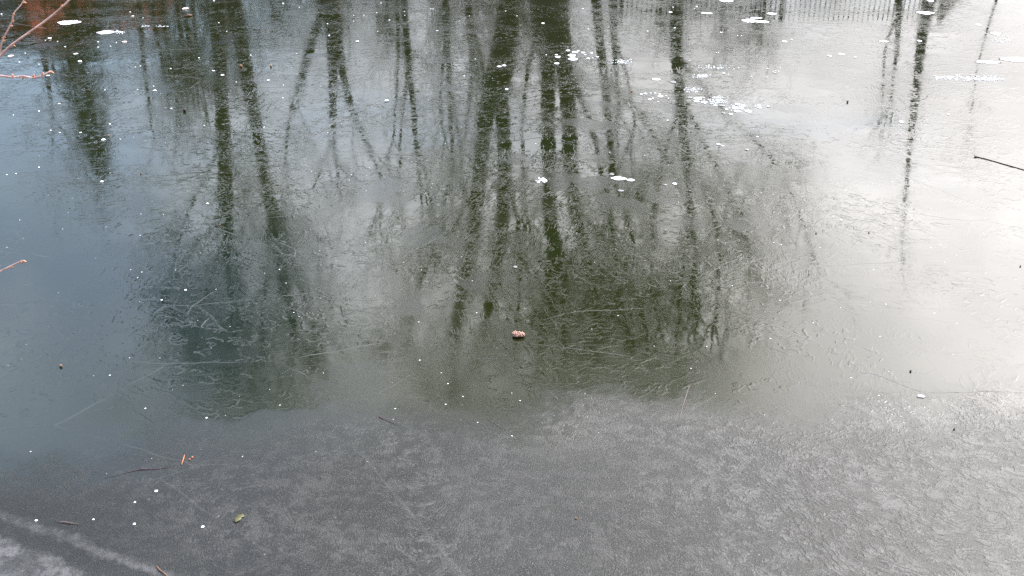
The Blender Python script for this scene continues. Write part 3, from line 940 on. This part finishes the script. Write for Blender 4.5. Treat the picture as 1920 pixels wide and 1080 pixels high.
MARKS = ((130, 42, 'first long white snow streak'), (200, 61, 'second long white snow streak'), (60, 55, 'crossing reddish twigs'), (93, 134, 'tip of the lower reddish twig'),
         (150, 116, 'round white crumb under the snow streaks'), (290, 171, 'lone round crumb at the left'), (194, 263, 'clumped white crumb'), (348, 17, 'broad pinkish lump'),
         (411, 60, 'first paired trunk reflection'), (455, 100, 'second paired trunk reflection'), (508, 125, 'brown seed on the blue ice'), (580, 100, 'left stem of the forked trunk'),
         (650, 170, 'right stem of the forked trunk'), (625, 60, 'base of the forked trunk reflection'), (670, 78, 'flat crumb beside the forked trunk'), (725, 190, 'largest round ice lump'),
         (765, 80, 'thin dark trunk reflection'), (838, 60, 'double stemmed trunk reflection'), (882, 100, 'brown stemmed trunk reflection'), (945, 60, 'left broad central trunk'),
         (940, 124, 'two touching flat bubbles'), (1032, 60, 'right broad central trunk'), (1075, 106, 'biggest bubbles of the first cluster'), (1124, 70, 'slender leaning trunk'),
         (1155, 100, 'brownish slender trunk'), (1228, 180, 'short bubble row'), (1270, 60, 'dense crowned trunk'), (1320, 143, 'froth patch above the long cluster'),
         (1357, 138, 'larger crumb above the long cluster'), (1352, 62, 'crumb below the fence reflection'), (1410, 39, 'oval white ice pan'), (1471, 78, 'flat bubble below the fence'),
         (1370, 195, 'long bubble cluster'))
TAKEN = {}


def pinhead(px, py, w):
    m = min(MARKS, key=lambda q: abs(q[0] - px) + 1.6 * abs(q[1] - py))
    dx_, dy_ = px - m[0], 1.6 * (py - m[1])
    side = ('left of' if dx_ < 0 else 'right of') if abs(dx_) > abs(dy_) else ('above' if dy_ < 0 else 'below')
    lab = 'pinhead white ice crumb just ' + side + ' the ' + m[2]
    TAKEN.setdefault(lab, []).append(crumb(px, py, w, lab))


for px, py, w in ((244, 23, 4), (184, 79, 4), (184, 89, 4), (218, 80, 3), (207, 87, 3), (36, 117, 4), (73, 121, 3), (288, 162, 3), (258, 168, 3),
                  (197, 169, 3), (254, 126, 3), (263, 124, 3), (268, 34, 3), (3, 27, 4), (73, 209, 4), (25, 216, 3), (95, 245, 4), (112, 249, 4),
                  (30, 326, 4), (13, 328, 3), (321, 204, 5), (320, 129, 4), (225, 261, 3), (108, 78, 3), (122, 88, 4), (85, 76, 3), (47, 100, 3)):
    pinhead(px, py, w)
for px, py, w in ((401, 2, 4), (373, 109, 4), (470, 104, 4), (556, 101, 3), (531, 160, 3), (531, 7, 5), (561, 14, 3), (614, 45, 4), (443, 154, 3),
                  (530, 184, 4), (495, 239, 4), (383, 236, 4), (730, 38, 4), (706, 24, 3), (714, 6, 3), (758, 22, 3), (759, 29, 3), (870, 143, 4),
                  (880, 30, 3), (948, 21, 3), (891, 111, 3), (663, 40, 3), (682, 29, 3), (812, 17, 3), (808, 17, 3), (663, 29, 3), (708, 59, 3), (425, 59, 3), (410, 43, 3)):
    pinhead(px, py, w)
for px, py, w in ((1093, 17, 4), (969, 30, 3), (1103, 55, 4), (1262, 14, 4), (1265, 53, 5), (1214, 59, 4), (1306, 13, 5), (1302, 17, 3), (1366, 140, 3),
                  (1310, 123, 3), (1329, 123, 4), (1343, 99, 3), (1347, 99, 3), (1409, 144, 4), (1439, 129, 4), (1453, 137, 5), (1450, 134, 3), (1455, 133, 3),
                  (1460, 134, 3), (1383, 67, 3), (1390, 67, 3), (1484, 75, 4), (1293, 114, 3), (1302, 140, 3), (1252, 226, 4), (1345, 128, 3), (1376, 130, 3), (1384, 128, 3),
                  (1438, 145, 3), (1463, 128, 3)):
    pinhead(px, py, w)

for lab, os_ in TAKEN.items():
    if len(os_) > 1:
        for o_ in os_: o_['group'] = lab.replace('pinhead white ice crumb', 'pinhead crumbs')

# bubble clusters
G1 = 'bubbles beside the right central trunk'
for i, (px, py, w, h) in enumerate(((1065, 95, 9, 3), (1078, 98, 13, 4), (1084, 96, 6, 2), (1093, 99, 9, 4), (1109, 100, 6, 3), (1097, 103, 5, 2),
                                    (1072, 104, 17, 6), (1074, 111, 19, 6), (1046, 107, 11, 4), (1043, 103, 6, 3), (1103, 110, 8, 3), (1120, 107, 6, 3), (1111, 109, 3, 2), (1024, 103, 3, 2))):
    big = {6: 'large oval white bubble, upper of the two largest right of the central trunk', 7: 'largest flat white bubble right of the central trunk',
           8: 'oval white bubble alone on the dark right central trunk reflection'}
    disc('bub', px, py, w, h, big.get(i, 'small white bubble frozen in the cluster beside the right central trunk reflection'), 'bubble', None if i in big else G1)
G2 = 'row of small bubbles right of the slender tree'
for i, (px, py, w, h) in enumerate(((1202, 177, 6, 3), (1210, 176, 7, 3), (1220, 175, 4, 2), (1228, 175, 4, 2), (1237, 177, 6, 3), (1238, 181, 11, 5), (1218, 187, 7, 3),
                                    (1224, 185, 4, 2), (1234, 191, 4, 2), (1249, 180, 3, 2), (1253, 185, 3, 2))):
    disc('bub', px, py, w, h, 'largest bubble of the short row right of the slender tree' if i == 5 else
         'small white bubble in the short row right of the slender leaning tree reflection', 'bubble', None if i == 5 else G2)
G3 = 'bubbles of the long cluster'
for i, (px, py, w, h) in enumerate(((1293, 183, 10, 5), (1308, 185, 16, 6), (1316, 183, 12, 4), (1306, 190, 12, 4), (1320, 192, 13, 4), (1341, 198, 8, 3), (1353, 198, 14, 3),
                                    (1383, 196, 10, 3), (1393, 198, 9, 3), (1362, 205, 7, 4), (1381, 209, 11, 4), (1403, 209, 14, 5), (1370, 214, 8, 3), (1424, 202, 9, 3),
                                    (1422, 198, 7, 3), (1440, 200, 5, 2), (1416, 200, 4, 2), (1356, 212, 8, 3))):
    sp = {1: 'biggest milky bubble at the left end of the long bubble cluster', 11: 'bright oval bubble at the right lower end of the long bubble cluster',
          0: 'leftmost milky bubble of the long bubble cluster'}
    disc('dim' if i in (0, 2, 6, 17) else 'bub', px, py, w, h, sp.get(i, 'white bubble in the long cluster right of the central trees'), 'bubble', None if i in sp else G3)
for (px, py, w, h, k, lab) in ((1230, 149, 17, 4, 'bub', 'long flat white bubble left of the dense crowned tree reflection'),
                               (1262, 154, 13, 5, 'dim', 'milky bubble on the edge of the dense crowned tree reflection'),
                               (1347, 271, 8, 3, 'bub', 'flat white bubble below the long bubble cluster'),
                               (1355, 274, 6, 2, 'bub', 'tiny flat bubble touching the flat white bubble below the long cluster'),
                               (1400, 281, 9, 3, 'dim', 'milky bubble below the long bubble cluster at the crown edge'),
                               (1265, 345, 9, 4, 'bub', 'white bubble on the olive dark right of the long white streak'),
                               (1247, 347, 7, 4, 'dim', 'milky bubble left of the white bubble on the olive dark'),
                               (1147, 327, 10, 4, 'dim', 'milky bubble just above the long white streak'),
                               (1164, 358, 12, 4, 'dim', 'milky bubble just below the long white streak'),
                               (966, 501, 9, 4, 'dim', 'milky bubble in the middle of the dark crown reflection'),
                               (936, 125, 9, 3, 'bub', 'left of two touching flat bubbles on the left central trunk'),
                               (945, 123, 9, 5, 'bub', 'right of two touching flat bubbles on the left central trunk'),
                               (1471, 78, 10, 4, 'bub', 'flat white bubble below the middle of the fence reflection'),
                               (1555, 105, 8, 4, 'bub', 'left of two flat bubbles on the bright ice below the fence'),
                               (1578, 102, 12, 4, 'bub', 'right of two flat bubbles on the bright ice below the fence'),
                               (1257, 23, 8, 4, 'bub', 'flat bubble left of the dense crowned trunk near the top'),
                               (142, 101, 8, 3, 'bub', 'flat white bubble above the round crumb at the left'),
                               (20, 105, 10, 3, 'bub', 'flat white bubble at the left edge under the crossing twigs'),
                               (90, 142, 6, 4, 'bub', 'white bubble behind the tip of the lower twig')):
    disc(k, px, py, w, h, lab, 'bubble')

# snow patches and flat pans of white ice
for (px, py, w, h, lab) in ((130, 42, 44, 7, 'first long white snow streak at the upper left'),
                            (198, 61, 34, 6, 'second white snow streak right of and below the first'),
                            (1405, 39, 31, 7, 'oval white ice pan at the lower edge of the fence reflection'),
                            (1428, 41, 30, 5, 'ragged white ice pan right of the oval pan under the fence'),
                            (1418, 34, 24, 3, 'narrow white ice pan above the oval pan under the fence'),
                            (1447, 26, 20, 4, 'white ice pan inside the fence reflection'),
                            (1362, 2, 28, 4, 'white ice pan at the top edge over the fence reflection'),
                            (1325, 25, 24, 3, 'narrow white ice pan at the left end of the fence reflection'),
                            (1735, 24, 34, 5, 'white ice pan crossing the slim right trunk near the top'),
                            (1745, 2, 12, 3, 'white ice pan at the very top of the slim right trunk'),
                            (1657, 78, 18, 3, 'thin white ice pan left of the slim right trunk'),
                            (1724, 77, 9, 3, 'thin white ice pan on the slim right trunk'),
                            (1867, 63, 19, 5, 'white ice pan near the upper right corner'),
                            (1835, 47, 12, 3, 'small white ice pan above the one near the upper right corner'),
                            (1905, 112, 56, 8, 'broad white ice pan at the right edge'),
                            (1852, 117, 44, 5, 'long thin white ice pan left of the broad one at the right edge'),
                            (1690, 229, 10, 4, 'small white ice pan beside the lower slim right trunk'),
                            (1160, 335, 34, 7, 'long white streak of snow on the dark central reflection'),
                            (1182, 338, 18, 5, 'short white streak joined to the long white streak of snow'),
                            (1727, 744, 15, 5, 'bright white disc standing in for a glint on the grey rim at the right')):  # the last entry paints a glint as a white disc
    disc('pan', px, py, w, h, lab, 'snow patch', None, -0.12 if px > 1100 else 0.05)


def grains(px, py, w, h, n, label, s=(1.5, 4.0), seed=0):
    """frozen froth nobody could count: one object"""
    rr = random.Random(seed)
    mb = MB()
    c, _, _ = size_at(px, py)
    for i in range(n):
        q, mpp, sl = size_at(px + w * max(-.5, min(.5, rr.gauss(0, 0.24))), py + h * max(-.5, min(.5, rr.gauss(0, 0.25))))
        r = rr.uniform(*s) * mpp * 0.5
        mb.blob((q.x - c.x, q.y - c.y, 0.0), (r, r * rr.uniform(0.7, 1.6), min(0.0035, r * 0.5)), 0.1, i, 6, 4)
    o = mb.build('froth', M_BUBBLE)
    o.location = (c.x, c.y, 0.0006)
    return tag(o, label, 'froth', None, 'stuff')


grains(1342, 188, 44, 15, 90, 'frozen froth of tiny bubbles inside the left of the long cluster', seed=1)
grains(1384, 203, 34, 12, 60, 'frozen froth of tiny bubbles inside the right of the long cluster', seed=2)
grains(1166, 116, 36, 8, 70, 'frozen froth of tiny grains beside the slender tree', (1.2, 3), 3)
grains(1316, 143, 34, 8, 70, 'frozen froth of tiny grains left of the crumb above the long cluster', (1.2, 3), 4)
grains(1298, 168, 36, 10, 60, 'frozen froth of tiny grains just above the long cluster', (1.2, 3), 5)
grains(1016, 338, 22, 9, 40, 'crumbled white froth on the right central trunk reflection', (2, 5), 6)
grains(1835, 147, 90, 12, 120, 'streak of white froth near the right edge', (1.5, 4), 7)
grains(1770, 146, 40, 7, 50, 'streak of white froth right of the slim trunk', (1.5, 4), 8)
grains(222, 60, 26, 6, 40, 'loose snow grains at the right end of the second streak', (1.2, 3), 9)
grains(1345, 127, 80, 8, 40, 'line of tiny froth dots above the long cluster', (1.2, 3), 10)
grains(272, 49, 14, 4, 14, 'small row of white dots left of the paired trunks', (1.2, 2.6), 11)
grains(302, 49, 26, 4, 20, 'row of white dots close left of the paired trunks', (1.2, 2.6), 12)
grains(1880, 75, 50, 16, 40, 'scattered white grains near the upper right corner', (1.2, 3), 13)

# seeds and small brown or dark bits
M_SEED = simple('brown seed', (0.14, 0.07, 0.03), (0.30, 0.17, 0.08), 300.0, 0.55)
M_DARKSEED = simple('dark seed', (0.02, 0.014, 0.010), (0.06, 0.035, 0.022), 300.0, 0.6)
M_ORANGE = simple('orange leaf bit', (0.22, 0.07, 0.035), (0.34, 0.12, 0.06), 200.0, 0.6)
SEED = MB().blob((0, 0, 0.4), (0.5, 0.36, 0.42), 0.06, 3, 8, 6).mesh('seed', M_SEED)
DSEED = MB().blob((0, 0, 0.4), (0.5, 0.42, 0.45), 0.12, 4, 8, 6).mesh('seed', M_DARKSEED)
for (px, py, w, me, lab) in ((452, 126, 6, SEED, 'tan seed on the left edge of the leaning paired trunk reflection'),
                             (508, 125, 5, SEED, 'brown seed on blue ice right of the paired trunks'),
                             (346, 209, 7, DSEED, 'dark brown bud casting a small dark mirror image left of the paired trunks'),
                             (114, 688, 6, SEED, 'brown seed alone on grey ice at the left'),
                             (204, 256, 4, SEED, 'tan speck above the clumped white crumb'),
                             (264, 326, 3, SEED, 'tiny tan speck on the left ice'),
                             (413, 422, 3, SEED, 'tiny tan speck on the first paired trunk reflection'),
                             (1789, 806, 4, DSEED, 'black speck on the grey frost at the right'),
                             (1629, 437, 3, DSEED, 'black speck on bright ice under the white crumb'),
                             (1530, 438, 3, DSEED, 'black speck at the edge of the bright ice'),
                             (1707, 697, 4, DSEED, 'black speck on the bright ridge ice above the frost'),
                             (1913, 500, 3, DSEED, 'black speck at the right edge of the ice'),
                             (1589, 192, 4, DSEED, 'dark speck on bright ice left of the slim trunk'),
                             (1080, 973, 4, SEED, 'pale brown speck on the frost near the bottom centre')):
    p, mpp, sl = size_at(px, py)
    o = link('seed', me, loc=(p.x, p.y, 0.0))
    o.scale = (w * mpp,) * 3
    o.rotation_euler = (0, 0, hsh(px, py, 2) * 3)
    tag(o, lab, 'seed')


def strip(name, px_pts, rad_px, mat, label, cat, lift=0.5, n=6, sink=False):
    """a stem or twig lying on the ice"""
    pts = []; rads = []
    for (px, py), r in zip(px_pts, rad_px):
        p, mpp, sl = size_at(px, py)
        rr_ = r * mpp
        pts.append((Vector((p.x, p.y, rr_ * (0.15 if sink else 0.85))), rr_))
    ch = smooth_path(pts, 4)
    c = ch[0][0].copy(); c.z = 0
    mb = MB().tube([q[0] - c for q in ch], [q[1] for q in ch], n)
    o = mb.build(name, mat)
    o.location = c
    return tag(o, label, cat)


M_DARKSTEM = simple('dark stem', (0.035, 0.028, 0.023), (0.075, 0.058, 0.048), 120.0, 0.6)
M_PURPLE = simple('dark purple stem', (0.022, 0.012, 0.014), (0.05, 0.03, 0.033), 90.0, 0.5)
M_BROWNTWIG = simple('brown twig', (0.085, 0.045, 0.028), (0.15, 0.08, 0.05), 90.0, 0.6)
t1 = strip('twig', ((1828, 294), (1850, 299), (1885, 309), (1920, 319), (1960, 331)), (1.0, 0.7, 0.75, 0.7, 0.6), M_DARKSTEM,
           'thin dark twig with a knobbed tip lying on bright ice at the right edge', 'twig')
p, mpp, sl = size_at(1828, 294)
kn = MB().blob((0, 0, 0), (2.0 * mpp, 4 * mpp, 1.0 * mpp), 0.25, 9, 7, 5)
ko = link('bud', kn.mesh('bud', M_DARKSTEM), t1, loc=(0, 0, 1.6 * mpp))
strip('sunken_twig', ((196, 897), (232, 888), (262, 881), (290, 880), (318, 876), (342, 871)), (0.35, 0.6, 1.5, 1.3, 0.5, 0.3), M_PURPLE,
      'dark purplish twig half frozen into the ice at the lower left', 'twig', sink=True)
strip('leaf_strip', ((346, 853), (344, 862), (340, 872)), (0.5, 1.4, 0.5), M_ORANGE, 'narrow orange leaf strip at the end of the purplish twig', 'leaf')
for px, py, lab in ((356, 862, 'orange crumb of leaf right of the orange strip, lower of two'), (360, 858, 'orange crumb of leaf right of the orange strip, upper of two'),
                    (1184, 172, 'orange fleck on grey ice left of the short bubble row')):
    p, mpp, sl = size_at(px, py)
    tag(link('leaf_bit', MB().blob((0, 0, 0), (2.2 * mpp, 2.4 * mpp, 1.2 * mpp), 0.3, px, 6, 4).mesh('leaf_bit', M_ORANGE), loc=(p.x, p.y, mpp)), lab, 'leaf')
tw = strip('twig', ((294, 1062), (300, 1070), (308, 1076), (330, 1098)), (1.0, 1.4, 1.3, 1.5), M_BROWNTWIG, 'brown twig poking in at the bottom edge', 'twig')
st = strip('stem', ((712, 782), (722, 787), (735, 793), (752, 802)), (2.0, 1.0, 0.7, 0.4), M_PURPLE, 'stubby dark purple stem at the edge of the grey frost', 'stem', sink=True)
strip('stem', ((912, 784), (922, 791), (932, 797), (941, 804)), (0.5, 0.8, 0.8, 0.4), M_DARKSTEM, 'short dark stem frozen in the grey frost below the central trees', 'stem', sink=True)
strip('stem', ((1292, 725), (1285, 746), (1279, 766), (1271, 800)), (1.1, 1.3, 1.2, 0.7), M_DARKSTEM, 'long thin grass stem frozen upright into the frost edge', 'stem', sink=True)
strip('sunken_twig', ((108, 979), (122, 980), (134, 982), (147, 983)), (1.0, 2.2, 2.0, 0.8), M_DARKSTEM, 'short dark twig frozen in above the pale frost bands', 'twig', sink=True)
tag(strip('seed_husk', ((346, 31), (353, 31), (360, 30)), (1.4, 2.2, 1.4), M_BROWNTWIG, 'brown seed husk below the pinkish lump left of the paired trunks', 'seed'))

# yellow green leaf
def leaf():
    a, mpp, sl = size_at(442, 981); b, _, _ = size_at(454, 964)
    ax = (b - a); L = ax.length; ax.normalize()
    sd = Vector((ax.y, -ax.x, 0))
    n = 9
    prof = [0.05, 0.5, 0.8, 0.72, 0.62, 0.78, 0.9, 0.6, 0.1]
    v = []; f = []
    for i in range(n):
        u = i / (n - 1)
        for k in (-1, 0, 1):
            w = prof[i] * 0.011 * (1 + 0.15 * sin(i * 2.3 + k))
            v.append(ax * (L * u) + sd * (w * k) + Vector((0, 0, 0.0022 + 0.0014 * abs(k) + 0.0014 * sin(u * 5))))
    m = len(v)
    v += [p - Vector((0, 0, 0.0008)) for p in v]
    for i in range(n - 1):
        for k in range(2):
            q = i * 3 + k
            f.append((q, q + 1, q + 4, q + 3)); f.append((m + q, m + q + 3, m + q + 4, m + q + 1))
    for i in range(n - 1):
        q = i * 3
        f.append((q, q + 3, m + q + 3, m + q)); f.append((q + 2, m + q + 2, m + q + 5, q + 5))
    mb = MB(); mb.v = v; mb.f = f
    o = link('leaf', mb.mesh('leaf', simple('yellow green leaf', (0.042, 0.042, 0.016), (0.075, 0.07, 0.027), 120.0, 0.5)), loc=(a.x, a.y, 0))
    tag(o, 'small yellow green leaf lying on the frost at the lower left', 'leaf')


leaf()

# the knobbly clump in the middle
def clump():
    p, mpp, sl = size_at(972, 631)
    m1 = simple('pink brown grains', (0.28, 0.14, 0.10), (0.56, 0.35, 0.27), 90.0, 0.6, 0.001)
    root = empty('seed_clump', (p.x, p.y, 0), 'knobbly pinkish brown clump of grains lying on the dark ice in the middle', 'seed clump')
    rr = random.Random(12)
    W_ = 24 * mpp
    core = MB().blob((0, 0, W_ * 0.16), (W_ * 0.46, W_ * 0.30, W_ * 0.15), 0.12, 2, 12, 7)
    link('core', core.mesh('core', simple('clump core', (0.16, 0.08, 0.055), (0.26, 0.13, 0.09), 120.0, 0.8)), root)
    gm = [MB().blob((0, 0, 0), (0.5, 0.5, 0.45), 0.2, 70 + s, 7, 5).mesh('grain', m1) for s in range(4)]
    for k in range(64):
        th = rr.uniform(0, 2 * pi); ph = math.acos(rr.uniform(-0.15, 1))
        q = Vector((sin(ph) * cos(th) * W_ * 0.46, sin(ph) * sin(th) * W_ * 0.30, W_ * 0.16 + cos(ph) * W_ * 0.16))
        if q.x < -W_ * 0.2: q.z += W_ * 0.05; q.y += W_ * 0.10
        o = link('grain', gm[k % 4], root, loc=q)
        s = W_ * rr.uniform(0.09, 0.16)
        o.scale = (s, s, s)
        o.rotation_euler = (rr.uniform(0, 6), rr.uniform(0, 6), rr.uniform(0, 6))


clump()

# hairline cracks and frozen seams in the sheet
def crack(px_pts, w):
    pts = []
    rr = random.Random(int(px_pts[0][0]))
    dense = smooth_path([(Vector((a, b, 0)), 1) for a, b in px_pts], 5)
    mb = MB()
    ps = []; rs = []
    for i, (q, _) in enumerate(dense):
        p, mpp, sl = size_at(q.x + rr.uniform(-1.2, 1.2), q.y + rr.uniform(-0.8, 0.8))
        u = i / (len(dense) - 1)
        ps.append(p + Vector((0, 0, 0.0002))); rs.append(max(0.0003, w * mpp * 0.5 * (0.35 + 0.65 * sin(pi * u)) * rr.uniform(0.5, 1.2)))
    # a flattened seam that stands a hair proud of the ice
    mb.tube(ps, rs, 4, cap=True)
    for v in mb.v: v.z = max(-0.0006, v.z * 0.35)
    link('crack', mb.mesh('crack', M_HAIR), ICE)


for pts, w in ((((290, 590), (312, 594), (328, 596), (344, 606)), 1.6), (((344, 604), (356, 604), (368, 605)), 3.2), (((352, 606), (366, 612), (398, 617), (420, 620), (440, 624)), 1.5),
               (((351, 592), (356, 580), (372, 566), (396, 550), (410, 543)), 1.5), (((377, 614), (386, 602), (392, 595)), 1.6),
               (((1600, 716), (1610, 703), (1625, 699), (1650, 705), (1690, 722), (1735, 737)), 1.6), (((1735, 737), (1790, 736), (1860, 734), (1935, 738)), 1.5),
               (((1276, 788), (1300, 789), (1330, 787)), 1.3), (((1805, 260), (1840, 257), (1872, 252), (1890, 244)), 1.5),
               (((880, 673), (910, 673), (932, 673)), 1.6), (((150, 773), (190, 768), (235, 763)), 1.3), (((1010, 400), (1040, 412), (1075, 425)), 1.2),
               (((700, 742), (735, 725), (770, 702)), 1.2), (((1030, 735), (1040, 742), (1046, 750)), 1.8)):
    crack(pts, w)
